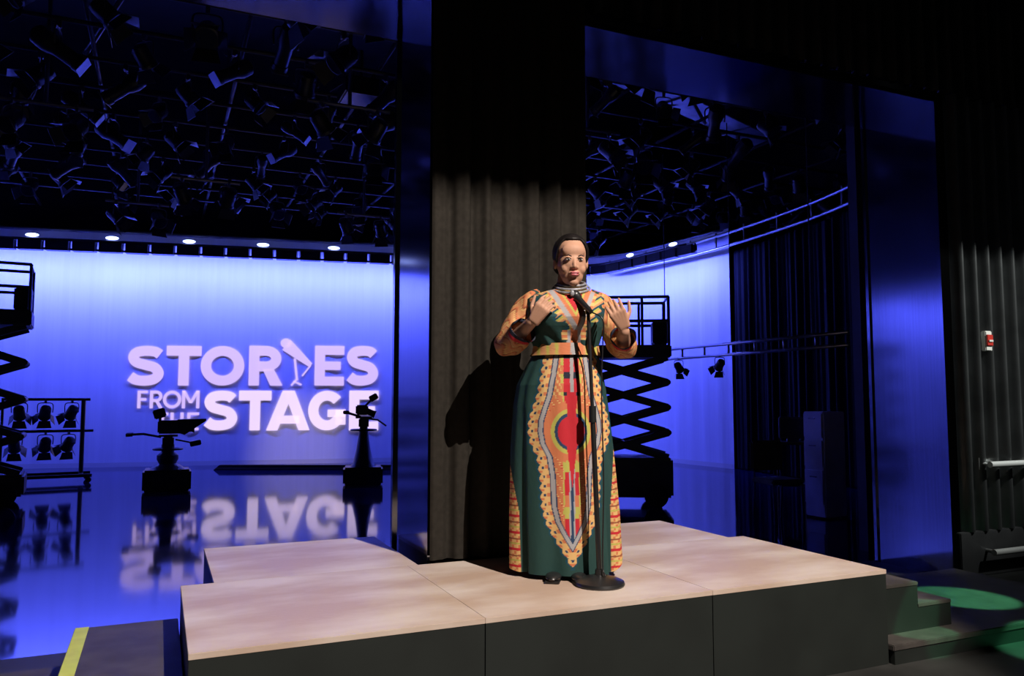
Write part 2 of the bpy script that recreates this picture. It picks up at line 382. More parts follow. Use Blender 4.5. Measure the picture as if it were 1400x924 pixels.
# ------------------------------------------------------------------ pillar curtain
pc = drape('p', '', [Vector((XP0-.005, YF-.075, 0)), Vector((XP1+.01, YF-.09, 0))], .49, 6.4, .035, .145, M['velour'], 11, .008)
o = pc.build('pillar_curtain', M['velour'], None, smooth=True, fix=False)
tag(o, 'dark pleated curtain hanging on the pillar behind the woman', 'curtain')

# ------------------------------------------------------------------ platform
def deck(x0, x1, y0, y1, label, h=.48):
    t = thing('stage_deck', label, 'platform', ((x0+x1)/2, (y0+y1)/2, 0), 0, 'plywood stage decks')
    w_, d_ = x1-x0-.001, y1-y0-.001
    MB().box((0, 0, h-.011), (w_, d_, .022), bev=.001).build('deck_top', M['ply'], t)
    m = MB()
    for sy in (-1, 1): m.box((0, sy*(d_/2-.012), (h-.022)/2), (w_-.004, .02, h-.024))
    for sx in (-1, 1): m.box((sx*(w_/2-.012), 0, (h-.022)/2), (.02, d_-.05, h-.024))
    m.build('side_panels', M['skirtblack'], t)
    return t
deck(.12, 1.24, 3.05, 4.16, 'plywood-topped stage deck at the front left corner')
deck(1.24, 2.38, 3.05, 4.16, 'plywood-topped stage deck under the woman')
deck(2.38, 3.5, 3.05, 4.16, 'plywood-topped stage deck at the front right corner')
deck(.27, 1.30, 4.16, 5.12, 'plywood-topped stage deck pushed back through the left opening')
deck(2.42, 3.38, 4.16, 4.93, 'plywood-topped stage deck pushed back through the right opening')

def steps(loc, dirx, treads, label, y0, y1, tape):
    t = thing('stage_steps', label, 'steps', loc, 0)
    x = 0
    for i, (wd_, h) in enumerate(treads):
        c = x+dirx*wd_/2
        MB().box((c, (y0+y1)/2, (h-.02)/2), (wd_, y1-y0, h-.02)).build('riser_box', M['skirtblack'], t)
        MB().box((c, (y0+y1)/2, h-.01), (wd_+.006, y1-y0+.006, .02), bev=.003).build('tread', M['tread'], t)
        xe = x+dirx*(wd_-.028)
        if tape == 'end': MB().box((xe, (y0+y1)/2, h+.0015), (.055, y1-y0, .003)).build('yellow_nosing', M['yellow'], t)
        else: MB().box((c, y1-.03, h+.0015), (wd_, .05, .003)).build('yellow_nosing', M['yellow'], t)
        x += dirx*wd_
    return t
steps((.112, 0, 0), -1, ((.43, .32), (.40, .16)), 'low grey steps with yellow edges against the left end of the stage', 2.6, 4.2, 'end')
steps((3.51, 0, .10), 1, ((.36, .26), (.26, .14)), 'dark two-step stair against the right end of the stage', 3.17, 4.1, 'back')
t = thing('low_riser', 'low dark pallet under the right-hand steps, lit in green patches', 'platform', (4.5, 3.6, 0))
MB().box((0, 0, .085), (2.0, 1.16, .03), bev=.004).build('top_board', M['tread'], t)
m = MB()
for s_ in (-1, 1): m.box((0, s_*.56, .035), (1.98, .03, .07))
m.box((0, 0, .035), (1.98, .05, .07)); m.build('bearers', M['skirtblack'], t)

# ------------------------------------------------------------------ things on the right wall
def guard(z, label):
    t = thing('guard_rail', label, 'rail', (5.9, YF-.03, z))
    MB().tube([(0, -.10, 0), (1.9, -.10, 0)], .024, 14).build('bar', M['railb'], t, smooth='auto')
    for x in (.04, 1.0, 1.8):
        b = MB().tube([(x, -.10, 0), (x, .0, 0)], .014); b.box((x, 0, 0), (.06, .012, .09)); b.build('bracket', M['rail'], t)
guard(.86, 'upper steel rail fixed across the ribbed wall at right')
guard(.19, 'lower steel rail near the floor on the ribbed wall at right')
t = thing('alarm_box', 'small red and white box fixed on the ribbed wall above the rails', 'alarm', (6.04, YF-.03, 1.76))
MB().box((0, -.02, .07), (.075, .045, .16), bev=.006).build('back_plate', M['white'], t)
MB().box((0, -.047, .075), (.07, .014, .09), bev=.004).build('red_front', M['red'], t)
MB().box((0, -.058, .07), (.045, .008, .014)).build('pull_handle', M['white'], t)

# ================================================================== STUDIO THINGS
def facing(p): return -math.atan2(p.x, p.y)
def ground(px, D):
    p = at(px, 600, D); return Vector((p.x, p.y, 0))
# scissor lifts ------------------------------------------------------------------
def lift(label, loc, rz, L, Wd, zb, zd, ztop, stages, deckt=.16):
    t = thing('scissor_lift', label, 'lift', loc, rz)
    m = MB().box((0, 0, .12+(zb-.12)/2), (L, Wd, zb-.12), bev=.03); m.build('chassis', M['orange'], t)
    for sx in (-1, 1):
        for sy in (-1, 1):
            MB().lathe([(.13, -.05), (.15, -.04), (.15, .04), (.13, .05)], (sx*(L/2-.22), sy*(Wd/2+.02), .15), 20, Matrix.Rotation(PI/2, 4, 'X')).build('wheel', M['black'], t, smooth='auto')
    h = (zd-zb)/stages; lx = L*.46
    for k in range(stages):
        z0 = zb+k*h
        for sy in (-1, 1):
            for s_ in (-1, 1):
                y = sy*(Wd/2-.08)+s_*.025*sy
                a_, b_ = Vector((-s_*lx, y, z0)), Vector((s_*lx, y, z0+h)); v = b_-a_
                m = MB(); q = Vector((-v.z, 0, v.x)).normalized()*.045
                if q.z < 0: q = -q
                for yy in (0,): pass
                m.prism([((a_-q).x, (a_-q).z), ((b_-q).x, (b_-q).z), ((b_+q).x, (b_+q).z), ((a_+q).x, (a_+q).z)], y-.018, y+.018)
                m.build('scissor_arm', M['orange'], t)
        zz = z0+h if k < stages-1 else z0
        for x, z in ((-lx, zz), (lx, zz), (0, z0+h/2)): MB().tube([(x, -Wd/2+.04, z), (x, Wd/2-.04, z)], .038).build('pivot_tube', M['orange'], t, smooth='auto')
    MB().box((0, 0, zd+deckt/2), (L, Wd, deckt), bev=.015).build('deck', M['orange'], t)
    zr = zd+deckt; m = MB(); c = [(-L/2+.03, -Wd/2+.03), (L/2-.03, -Wd/2+.03), (L/2-.03, Wd/2-.03), (-L/2+.03, Wd/2-.03)]
    for zz in (ztop, zr+(ztop-zr)*.5): m.tube([(x, y, zz) for x, y in c], .02, closed=True)
    for x, y in c: m.tube([(x, y, zr), (x, y, ztop)], .02)
    for x in (-L*.15, L*.2):
        for y in (-Wd/2+.03, Wd/2-.03): m.tube([(x, y, zr), (x, y, ztop)], .018)
    m.build('guard_rails', M['orange'], t, smooth='auto')
    m = MB().box((L/2-.12, 0, zr+(ztop-zr)*.28), (.2, Wd*.5, (ztop-zr)*.5), bev=.02); m.build('control_box', M['black'], t)
    return t
p = ground(852, 10.5); lift('black scissor lift raised behind the woman', p, facing(p)+.04, 1.22, .75, .62, 1.9, 2.68, 4)
p = ground(-56, 10.2); lift('black scissor lift cut off by the left edge of the picture', p, facing(p)-.1, 1.5, .8, .40, 2.32, 3.12, 4, .2)

# stage lamps --------------------------------------------------------------------
def fresnel(name, label, group, sc=1.0):
    t = thing(name, label, 'stage lamp', (0, 0, 0), 0, group)
    body = MB().lathe([(.05, -.17), (.10, -.15), (.115, -.1), (.12, .08), (.135, .10), (.135, .14), (.12, .145)], (0, 0, -.30), 16, Matrix.Rotation(PI/2+.75, 4, 'X'))
    for k in range(3): body.box((0, .06+.035*k, -.23-.03*k), (.18, .008, .03))
    body.build('housing', M['lampblack'], t, smooth='auto')
    R = Matrix.Rotation(.75, 3, 'X'); c = Vector((0, 0, -.30))
    MB().lathe([(.11, 0), (.115, .004)], c+R@Vector((0, -.145, 0)), 16, Matrix.Rotation(PI/2+.75, 4, 'X')).build('lens', M['glass'], t, smooth='auto')
    y = MB(); y.tube(smoothpath([(-.15, 0, -.30), (-.155, 0, -.15), (-.12, 0, -.09), (0, 0, -.08), (.12, 0, -.09), (.155, 0, -.15), (.15, 0, -.30)], 4), .011, 6); y.build('yoke', M['pipeblack'], t, smooth=True)
    c_ = MB(); c_.box((0, 0, -.03), (.045, .06, .10), bev=.005); c_.tube([(0, -.04, -.03), (0, .05, -.03)], .012, 6); c_.build('clamp', M['pipe'], t)
    for k, (dx, dz) in enumerate(((0, 1), (0, -1), (1, 0), (-1, 0))):
        if dz: vs = [(-.11, -.15, dz*.12), (.11, -.15, dz*.12), (.15, -.30, dz*.21), (-.15, -.30, dz*.21)]
        else: vs = [(dx*.12, -.15, -.10), (dx*.12, -.15, .10), (dx*.22, -.28, .13), (dx*.22, -.28, -.13)]
        V = [c+R@Vector(v) for v in vs]; N = (V[1]-V[0]).cross(V[2]-V[0]).normalized()*.003
        MB().add([v+N for v in V]+[v-N for v in V], [(0, 1, 2, 3), (7, 6, 5, 4), (0, 4, 5, 1), (1, 5, 6, 2), (2, 6, 7, 3), (3, 7, 4, 0)]).build('barn_door', M['lampblack'], t)
    return t
def profile_lamp(label, group):
    t = thing('profile_spotlight', label, 'stage lamp', (0, 0, 0), 0, group); T4 = Matrix.Rotation(PI/2+.6, 4, 'X')
    MB().lathe([(.06, -.28), (.11, -.24), (.12, -.12), (.10, -.04), (.085, 0), (.085, .22), (.095, .23), (.095, .30)], (0, 0, -.30), 16, T4).build('housing', M['lampblack'], t, smooth='auto')
    MB().tube(smoothpath([(-.14, 0, -.30), (-.145, 0, -.14), (-.10, 0, -.08), (0, 0, -.07), (.10, 0, -.08), (.145, 0, -.14), (.14, 0, -.30)], 4), .011, 6).build('yoke', M['pipeblack'], t, smooth=True)
    c_ = MB(); c_.box((0, 0, -.03), (.045, .06, .09), bev=.005); c_.build('clamp', M['pipe'], t)
    R = Matrix.Rotation(.6, 3, 'X'); c = Vector((0, 0, -.3))+R@Vector((0, -.31, 0)); f = MB()
    f.box(c, (.19, .008, .19), R.to_euler()); f.build('gel_frame', M['duct'], t); return t
# grid pipes
gridz = 5.25; rows = [6.3+.93*k for k in range(12)]
for k, y in enumerate(rows):
    t = MB().tube([(-9, y, gridz+.03), (12.5, y, gridz+.03)], .026, 8).build('grid_pipe', M['pipeblack'], None, smooth=True)
    tag(t, 'crosswise steel pipe of the dark lighting grid above the studio floor', 'pipe', 'crosswise pipes of the lighting grid')
for k, x in enumerate([-7+1.55*k for k in range(13)]):
    t = MB().tube([(x, 5.3, gridz+.09), (x, 18.5, gridz+.09)], .026, 8).build('grid_pipe', M['pipeblack'], None, smooth=True)
    tag(t, 'lengthwise steel pipe of the dark lighting grid above the studio floor', 'pipe', 'lengthwise pipes of the lighting grid')
random.seed(21)
protos = {}
cnt = 0
def place_lamp(kind, side, loc, rz, sc):
    sc *= .72
    key = (kind, side)
    if key not in protos:
        where = 'in the dark grid seen through the left opening' if side == 'L' else 'in the dark grid seen through the right opening'
        if kind == 'f': protos[key] = fresnel('fresnel_lamp', 'black lamp with open flaps hanging '+where, 'flapped lamps '+where)
        else: protos[key] = profile_lamp('long black spotlight hanging '+where, 'long spotlights '+where)
        t = protos[key]
    else: t = copy_tree(protos[key])
    t.location = loc; t.rotation_euler = (0, 0, rz); t.scale = (sc, sc, sc); return t
for y in rows:
    x = -8
    while x < 12:
        x += random.uniform(.58, .95)
        px, py = proj((x, y, gridz-.35))
        side = 'L' if -40 < px < 545 else ('R' if 785 < px < 1150 else None)
        if not side or py < -30 or y > 16.3: continue
        if x > 8.9 and y > 13 or random.random() < .12: continue
        place_lamp(random.choice('ffp'), side, (x, y, gridz), random.uniform(0, 2*PI), random.uniform(.95, 1.35)); cnt += 1
print('LAMPS', cnt)
# lowered drop pipes with a lamp at the foot, ducts and braces
for i, (x, y, z) in enumerate([(-1.2, 9.5, 4.5), (.5, 11.6, 4.4), (1.8, 8.4, 4.55), (3.1, 13.2, 4.5), (5.6, 10.6, 4.5), (6.9, 12.3, 4.45), (-.4, 13.4, 4.4), (4.6, 8.1, 4.6)]):
    o = MB().tube([(x, y, z), (x, y, gridz+.6)], .022, 8).tube([(x-.45, y, z), (x+.45, y, z)], .022, 8).build('drop_pipe', M['pipe'], None, smooth='auto')
    tag(o, 'short lowered pipe hanging below the dark lighting grid', 'pipe', 'lowered pipes of the lighting grid')
    side = 'L' if proj((x, y, z))[0] < 560 else 'R'
    for s_ in (-.3, .3): place_lamp('f', side, (x+s_, y, z+.01), random.uniform(0, 6), 1.1)
for (x0, y0, x1, y1, z, wv, label) in [(-2.2, 6.6, 1.2, 8.0, 6.1, .6, 'wide air duct crossing near the top left of the studio'), (4.2, 8.5, 9.5, 10.5, 6.0, .5, 'air duct above the grid beyond the right opening')]:
    a = Vector((x0, y0, z)); b = Vector((x1, y1, z)); d_ = b-a
    t = thing('air_duct', label, 'duct', (a+b)/2, math.atan2(d_.y, d_.x))
    MB().box((0, 0, 0), (d_.length, wv, .4), bev=.01).build('duct_body', M['duct'], t)
    for s_ in (-.33, 0, .33): MB().box((d_.length*s_, 0, 0), (.05, wv+.05, .45)).build('flange', M['duct'], t)
    for s_ in (-.4, .4): MB().tube([(d_.length*s_, 0, .2), (d_.length*s_, 0, 2.9)], .012, 6).build('hanger_rod', M['pipe'], t)
for i, (a, b) in enumerate([((7.2, 9.2, 5.4), (5.2, 8.2, 6.6)), ((4.9, 9.6, 5.4), (4.2, 8.6, 6.7)), ((-.6, 8.2, 5.3), (-1.5, 7.4, 6.6)), ((1.9, 7.6, 5.3), (2.4, 7.3, 6.3)), ((-.9, 10, 5.3), (0, 9, 6.6))]):
    o = MB().tube([a, b], .03, 8).build('grid_brace', M['pipe'], None, smooth=True)
    tag(o, 'slanting steel brace above the dark lighting grid', 'brace', 'slanting braces above the lighting grid')

# hung truss at right -------------------------------------------------------------
a = at(905, 480, 12.6); b = at(1160, 458, 9.1); zt = 2.14
t = thing('lighting_truss', 'low horizontal truss hung on cables before the black drape', 'truss', (a.x, a.y, 0), math.atan2(b.y-a.y, b.x-a.x)); L = math.hypot(b.x-a.x, b.y-a.y)
for z in (zt, zt-.15): MB().tube([(0, 0, z), (L, 0, z)], .022, 8).build('chord', M['rail'], t, smooth=True)
k = 0
while k*.55 < L: MB().tube([(k*.55, 0, zt), (k*.55, 0, zt-.15)], .016, 6).build('strut', M['rail'], t, smooth=True); k += 1
for x in (.1, L*.45, L*.85): MB().tube([(x, 0, zt), (x, 0, 5.3)], .007, 6).build('cable', M['pipeblack'], t)
for q, x in enumerate((.45, 1.45)):
    fl = fresnel('truss_lamp', ['black lamp clamped at the far end of the low truss', 'black lamp clamped on the low truss at the edge of the blue backdrop'][q], None)
    if 'group' in fl: del fl['group']
    v = Vector((b.x-a.x, b.y-a.y, 0)).normalized(); fl.location = (a.x+v.x*x, a.y+v.y*x, zt-.14); fl.rotation_euler = (0, 0, 2.0+q); fl.scale = (.5,)*3

# lamp rack at left ----------------------------------------------------------------
p = ground(62, 13.0); k_ = 13.0/1080
t = thing('lamp_rack', 'wheeled pipe rack holding two rows of lamps by the left lift', 'rack', p, facing(p)); hw = .53
zt = 1.36; zm = .84; zb = .12
MB().tube([(hw, 0, .08), (hw, 0, zt)], .035, 8).build('post', M['lampblack'], t, smooth='auto')
MB().tube([(-hw-.08, 0, .08), (-hw-.08, 0, zt)], .02, 8).build('post', M['lampblack'], t, smooth='auto')
for z, e in ((zt, .1), (zm, .16)): MB().tube([(-hw-.1, 0, z), (hw+e, 0, z)], .024, 8).build('cross_pipe', M['lampblack'], t, smooth='auto')
m = MB()
for y in (-.3, .3): m.box((0, y, zb), (2*hw+.3, .05, .05))
for x in (-hw-.08, hw): m.box((x, 0, zb), (.06, .62, .05))
m.build('base_frame', M['lampblack'], t)
for x in (-hw-.1, hw+.1):
    for y in (-.3, .3): MB().lathe([(.04, -.015), (.048, 0), (.04, .015)], (x, y, .05), 14, Matrix.Rotation(PI/2, 4, 'X')).build('caster', M['black'], t)
names = ['left', 'middle', 'right']; rp = p; ra = facing(p)
for row, z, xs in (('upper', zt, (-.38, -.02, .36)), ('lower', zm, (-.43, 0, .33))):
    for i, x in enumerate(xs):
        f_ = fresnel('rack_lamp', f'{names[i]} black lamp on the {row} pipe of the rack', None)
        f_.location = rp+Matrix.Rotation(ra, 3, 'Z')@Vector((x, 0, z)); f_.rotation_euler = (0, 0, ra+PI+.25*i-.1); f_.scale = (.72,)*3

# studio cameras on pedestals --------------------------------------------------------
def pedestal(label, loc, rz, col_prof, base_w, base_h, headz, kind):
    t = thing('studio_camera', label, 'camera', loc, rz)
    m = MB(); m.box((0, 0, base_h/2), (base_w, base_w*.8, base_h-.02), bev=.03); m.build('skirt_base', M['lampblack'], t)
    MB().lathe(col_prof, (0, 0, base_h-.03), 20).build('column', M['lampblack'], t, smooth='auto')
    MB().tube([(.20*math.cos(k*PI/12), .20*math.sin(k*PI/12), headz-.16) for k in range(24)], .014, 6, closed=True).tube([(-.2, 0, headz-.16), (.2, 0, headz-.16)], .01, 6).build('steering_ring', M['lampblack'], t, smooth=True)
    h = MB(); h.box((0, 0, headz-.05), (.16, .18, .16), bev=.02); h.box((0, 0, headz+.04), (.26, .16, .03)); h.build('pan_head', M['lampblack'], t)
    if kind == 'a':
        MB().box((.02, 0, headz+.17), (.34, .2, .2), bev=.02).build('camera_body', M['lampblack'], t)
        MB().prism([(.12, headz+.09), (.22, headz+.05), (.52, headz+.26), (.52, headz+.29), (.12, headz+.28)], -.14, .14).build('teleprompter_hood', M['black'], t)
        MB().lathe([(.06, 0), (.06, .14), (.075, .18)], (.18, 0, headz+.15), 14, Matrix.Rotation(PI/2, 4, 'Y')).build('lens', M['lampblack'], t, smooth='auto')
        MB().box((-.13, 0, headz+.37), (.17, .14, .14), Matrix.Rotation(-.3, 3, 'Y').to_euler(), bev=.015).build('viewfinder', M['lampblack'], t)
        MB().tube([(-.12, 0, headz+.24), (-.12, 0, headz+.34)], .02, 6).build('viewfinder_bracket', M['lampblack'], t)
        for y in (-.1, .12):
            MB().tube([(-.1, y*.6, headz+.02), (-.34, y, headz+.07), (-.56, y*1.3, headz+.06)], .013, 6).tube([(-.48, y*1.25, headz+.063), (-.57, y*1.3, headz+.06)], .024, 8).build('pan_bar', M['lampblack'], t, smooth='auto')
        MB().box((.38, 0, headz-.08), (.16, .10, .08), Matrix.Rotation(-.2, 3, 'Y').to_euler(), bev=.01).tube([(.1, 0, headz-.02), (.36, 0, headz-.08)], .012, 6).build('floor_monitor', M['lampblack'], t)
    else:
        MB().box((-.03, 0, headz+.16), (.20, .16, .16), bev=.02).build('camera_body', M['lampblack'], t)
        MB().lathe([(.05, 0), (.05, .10), (.065, .14)], (.05, 0, headz+.14), 14, Matrix.Rotation(PI/2+.4, 4, 'Y')).build('lens', M['lampblack'], t, smooth='auto')
        MB().box((.15, 0, headz+.36), (.14, .10, .10), Matrix.Rotation(-.5, 3, 'Y').to_euler(), bev=.012).build('viewfinder', M['lampblack'], t)
        MB().tube([(.0, 0, headz+.2), (.12, 0, headz+.33)], .018, 6).build('viewfinder_bracket', M['lampblack'], t)
        MB().tube([(-.05, 0, headz+.05), (-.28, .05, headz+.12)], .02, 6).box((-.28, .05, headz+.12), (.10, .06, .06), bev=.01).build('pan_bar', M['lampblack'], t, smooth='auto')
        MB().tube([(.05, 0, headz+.02), (.22, .05, headz-.0), (.36, .05, headz-.10)], .014, 6).build('pan_bar', M['lampblack'], t, smooth='auto')
    return t
p = ground(230, 11.9)
pedestal('squat studio camera with a hooded prompter in front of the title', p, facing(p), [(.26, 0), (.2, .06), (.12, .1), (.15, .16), (.15, .22), (.09, .27), (.09, .38)], .66, .34, .78, 'a')
p = ground(497, 12.8)
pedestal('slim studio camera on a tall tapered pedestal beside the pillar', p, facing(p), [(.22, 0), (.16, .08), (.11, .3), (.06, .66), (.05, .70)], .62, .30, 1.03, 'b')

# cabinet, monitor cart and chair in the dark corner ---------------------------------
p = ground(1127, 9.3)
t = thing('storage_cabinet', 'small white cabinet in the dark corner by the black drape', 'cabinet', p, facing(p)-.75)
MB().box((0, 0, .62), (.30, .34, 1.2), bev=.01).build('body', M['cabwhite'], t)
for z, h in ((1.06, .27), (.74, .30), (.36, .38)):
    d_ = MB().box((0, -.178, z), (.27, .018, h), bev=.004).build('drawer', M['cabwhite'], t)
    MB().box((0, -.195, z+h*.3), (.09, .015, .015)).build('handle', M['pipe'], d_)
p = ground(1083, 9.6)
t = thing('monitor_cart', 'dark monitor standing on a cart beside the white cabinet', 'monitor', p, facing(p)+.1)
MB().box((0, 0, 1.02), (.30, .05, .26), bev=.01).build('monitor', M['lampblack'], t)
MB().box((0, -.028, 1.02), (.26, .004, .21)).build('screen', M['screen'], t)
MB().box((0, 0, .84), (.36, .36, .03)).box((0, 0, .87), (.12, .1, .06)).build('shelf', M['lampblack'], t); MB().box((0, 0, .35), (.36, .36, .03)).build('shelf', M['lampblack'], t)
for x in (-.16, .16):
    for y in (-.16, .16): MB().tube([(x, y, .0), (x, y, .84)], .012, 6).build('post', M['lampblack'], t)
p = ground(1062, 9.0)
t = thing('chair', 'dim olive chair standing in the dark corner', 'chair', p, facing(p)+.6)
MB().box((0, 0, .45), (.42, .42, .06), bev=.02).build('seat', M['chairfab'], t)
MB().box((0, .21, .72), (.42, .05, .34), bev=.02).build('backrest', M['chairfab'], t)
for x in (-.18, .18):
    MB().tube([(x, -.18, .44), (x, -.2, 0)], .012, 6).build('leg', M['lampblack'], t)
    MB().tube([(x, .2, .6), (x, .18, .44), (x, .22, 0)], .012, 6).build('leg', M['lampblack'], t)

# ================================================================== MICROPHONE
bx, by = 1.955, 3.36; PZ = .48
t = thing('microphone_stand', 'black round-base microphone stand in front of the woman', 'microphone stand', (bx, by, PZ), -YAW)
MB().lathe([(.118, 0), (.122, .008), (.118, .02), (.09, .032), (.05, .043), (.022, .05), (.02, .075)], n=40).build('base', M['micblack'], t, smooth='auto')
tip = Vector((-.045, .0, 1.325))
MB().tube([(0, 0, .05), Vector((0, 0, .05)).lerp(tip, .62)], .0125, 12).build('lower_pole', M['micblack'], t, smooth='auto')
c = Vector((0, 0, .05)).lerp(tip, .60)
MB().tube([c-Vector((0, 0, .04)), c+Vector((0, 0, .04))], .018, 12).build('clutch', M['micblack'], t, smooth='auto')
MB().tube([Vector((0, 0, .05)).lerp(tip, .6), tip], .009, 12).build('upper_pole', M['micblack'], t, smooth='auto')
mh = tip+Vector((-.055, .10, .085)); mt_ = tip+Vector((.012, -.03, -.012)); dv = (mh-mt_).normalized()
MB().tube([tip-Vector((0, 0, .02)), tip+Vector((0, .0, .008)), tip+dv*.03], .015, 10).build('mic_clip', M['micblack'], t, smooth='auto')
mic = thing('microphone', 'black handheld microphone clipped at the top of the stand', 'microphone', (bx, by, PZ), -YAW)
MB().tube([mt_, mt_.lerp(mh, .75), mt_.lerp(mh, .82)], [.011, .017, .023], 16).build('handle', M['micblack'], mic, smooth='auto')
MB().ball(mh, .028, 18).build('grille', M['silver'] if False else M['micblack'], mic, smooth=True)
cb = smoothpath([tuple(mt_), (.02, -.06, 1.27), (.022, -.03, 1.15), (.016, -.018, .9), (.022, -.016, .5), (.014, -.02, .12), (.022, -.05, .05)], 8)
cb_o = MB().tube(cb, .0035, 8).build('microphone_cable', M['micblack'], None, smooth=True); cb_o.location = (bx, by, PZ); cb_o.rotation_euler = (0, 0, -YAW)
tag(cb_o, 'thin black cable running down the microphone stand', 'cable')

# ================================================================== WOMAN
WD = 3.84; wp = at(777, 795, WD); wrot = -math.atan2(wp.x, wp.y)
K = F_PX/WD
def lx(px): return (px-777)/K
def lz(py): return (HOR-py)/K+(CZ-PZ)
woman = thing('woman', 'woman in a long green and orange printed dress speaking with both hands raised', 'person', (wp.x, wp.y, PZ), wrot)
def capsule(m, a, b, r0, r1, n=14):
    a, b = Vector(a), Vector(b); m.tube([a, a.lerp(b, .5), b], [r0, (r0+r1)/2, r1], n); m.ball(a, r0, n); m.ball(b, r1, n)
B = MB()
hc = Vector((.022, -.045, 1.546))
Rh = Matrix.Rotation(math.radians(11), 3, 'Z')@Matrix.Rotation(math.radians(7), 3, 'X')
def H(x, y, z): return hc+Rh@Vector((x, y, z))
B.ball(H(0, .022, .038), (.076, .094, .090), 28, Rh)           # cranium
B.ball(H(0, -.012, -.018), (.070, .075, .085), 24, Rh)         # face
B.ball(H(0, -.030, -.070), (.054, .052, .050), 20, Rh)         # jaw
B.ball(H(0, -.058, -.102), (.027, .024, .020), 16, Rh)         # chin
B.ball(H(-.036, -.050, -.040), (.026, .026, .028), 14, Rh); B.ball(H(.036, -.050, -.040), (.026, .026, .028), 14, Rh)
B.ball(H(0, -.046, .046), (.058, .033, .042), 20, Rh); B.ball(H(-.029, -.070, .005), (.018, .0115, .014), 12, Rh); B.ball(H(.029, -.070, .005), (.018, .0115, .014), 12, Rh)          # forehead
capsule(B, H(0, -.080, .006), H(0, -.095, -.030), .0075, .0105, 12)   # nose
B.ball(H(-.011, -.086, -.034), .0085, 10); B.ball(H(.011, -.086, -.034), .0085, 10)
B.ball(H(0, -.078, -.062), (.028, .018, .016), 14, Rh)         # mouth mound
for s_ in (-1, 1):
    B.ball(H(s_*.077, .012, -.012), (.010, .018, .030), 12, Rh)  # ear
capsule(B, (.012, .012, 1.50), (0, .02, 1.38), .052, .060, 18)
# trunk and legs
B.ball((-.01, .02, 1.30), (.155, .10, .11), 20); B.ball((-.005, .015, 1.18), (.135, .095, .12), 20); B.ball((-.015, .02, 1.0), (.165, .115, .13), 20)
for s_, fx in ((-1, -.105), (1, .06)):
    capsule(B, (s_*.085-.01, .02, .95), (fx, .0, .50), .088, .055); capsule(B, (fx, .0, .50), (fx, .03, .16), .054, .034)
    capsule(B, (fx, .03, .12), (fx, -.08, .10), .032, .024)
# arms
SL, EL, WL = Vector((-.175, .02, 1.345)), Vector((-.285, -.01, 1.14)), Vector((-.165, -.185, 1.235))
SR, ER, WR = Vector((.155, .02, 1.345)), Vector((.268, -.01, 1.125)), Vector((.262, -.185, 1.19))
for a_, b_, c_ in ((SL, EL, WL), (SR, ER, WR)):
    capsule(B, a_, b_, .055, .043); capsule(B, b_, c_, .042, .027)
def hand(wr, fwd, side, palmn, curls, spread, thumb):
    fwd = Vector(fwd).normalized(); side = Vector(side); side = (side-fwd*side.dot(fwd)).normalized(); pn = Vector(palmn); pn = (pn-fwd*pn.dot(fwd)-side*pn.dot(side)).normalized()
    for k in range(-2, 3): capsule(B, wr+side*k*.008, wr+fwd*.075+side*k*.0155, .015, .0115, 10)
    lens = (.062, .075, .081, .073)
    for i in range(4):
        off = (i-1.5)*.0195; base = wr+fwd*.078+side*off*-1; d = (fwd-side*(i-1.5)*spread).normalized(); cu = curls[i]; p0 = base
        for j, (fr, r0, r1) in enumerate(((.45, .0095, .0088), (.32, .0088, .008), (.25, .008, .007))):
            ax = d.cross(pn).normalized(); d = (Matrix.Rotation(cu*(1, 1.2, .8)[j], 3, ax)@d)
            p1 = p0+d*lens[i]*fr*1.02; capsule(B, p0, p1, r0, r1, 8); p0 = p1
    tb = wr+fwd*.025+side*.022*thumb; d = (fwd*.6+side*thumb*.8+pn*.35).normalized()
    p1 = tb+d*.042; capsule(B, tb, p1, .0135, .0105, 8); d = (fwd*.9+side*thumb*.35+pn*.3).normalized(); p2 = p1+d*.028; capsule(B, p1, p2, .0105, .009, 8); capsule(B, p2, p2+d*.02, .009, .0075, 8)
# her right hand (image left): fingers bent in towards the chest; her left hand: open, palm up and inward
hand(WL+Vector((.012, -.02, .004)), (.45, -.25, .66), (-.5, .1, .6), (.25, .9, -.2), (.45, .5, .6, .7), .06, 1)
hand(WR+Vector((.0, -.02, .02)), (-.42, -.4, .8), (.8, -.1, .5), (-.2, .9, .3), (.45, .5, .55, .65), .10, 1)
body = B.build('body', M['skin'], None, smooth=True)
rm = body.modifiers.new('r', 'REMESH'); rm.mode = 'VOXEL'; rm.voxel_size = .0036; rm.use_smooth_shade = True
sm_ = body.modifiers.new('s', 'SMOOTH'); sm_.factor = .5; sm_.iterations = 7
dg = bpy.context.evaluated_depsgraph_get(); me = bpy.data.meshes.new_from_object(body.evaluated_get(dg))
body.modifiers.clear(); body.data = me; me.name = 'body'; me.polygons.foreach_set('use_smooth', [True]*len(me.polygons)); body.parent = woman
# face details
m = MB()
m.ball(H(-.0, -.0935, -.0575), (.022, .007, .0058), 14, Rh); m.ball(H(0, -.0925, -.068), (.019, .008, .0072), 14, Rh)
m.build('lips', M['lip'], woman, smooth=True)
for s_ in (-1, 1):
    e_ = MB().ball(H(s_*.029, -.0805, .004), (.0125, .006, .0058), 12, Rh).build('eye', M['eyew'], woman, smooth=True)
    MB().ball(H(s_*.029, -.0855, .004), (.0055, .0025, .0052), 10, Rh).build('iris', M['iris'], e_, smooth=True)
    MB().tube([H(s_*.016, -.087, .019), H(s_*.030, -.0875, .0255), H(s_*.046, -.0775, .021)], [.0028, .0036, .002], 6).build('eyebrow', M['brow'], woman, smooth=True)
    MB().tube([H(s_*.016, -.0855, .007), H(s_*.029, -.088, .0115), H(s_*.042, -.0795, .008)], [.0016, .0022, .0016], 6).build('eyelashes', M['iris'], woman, smooth=True)
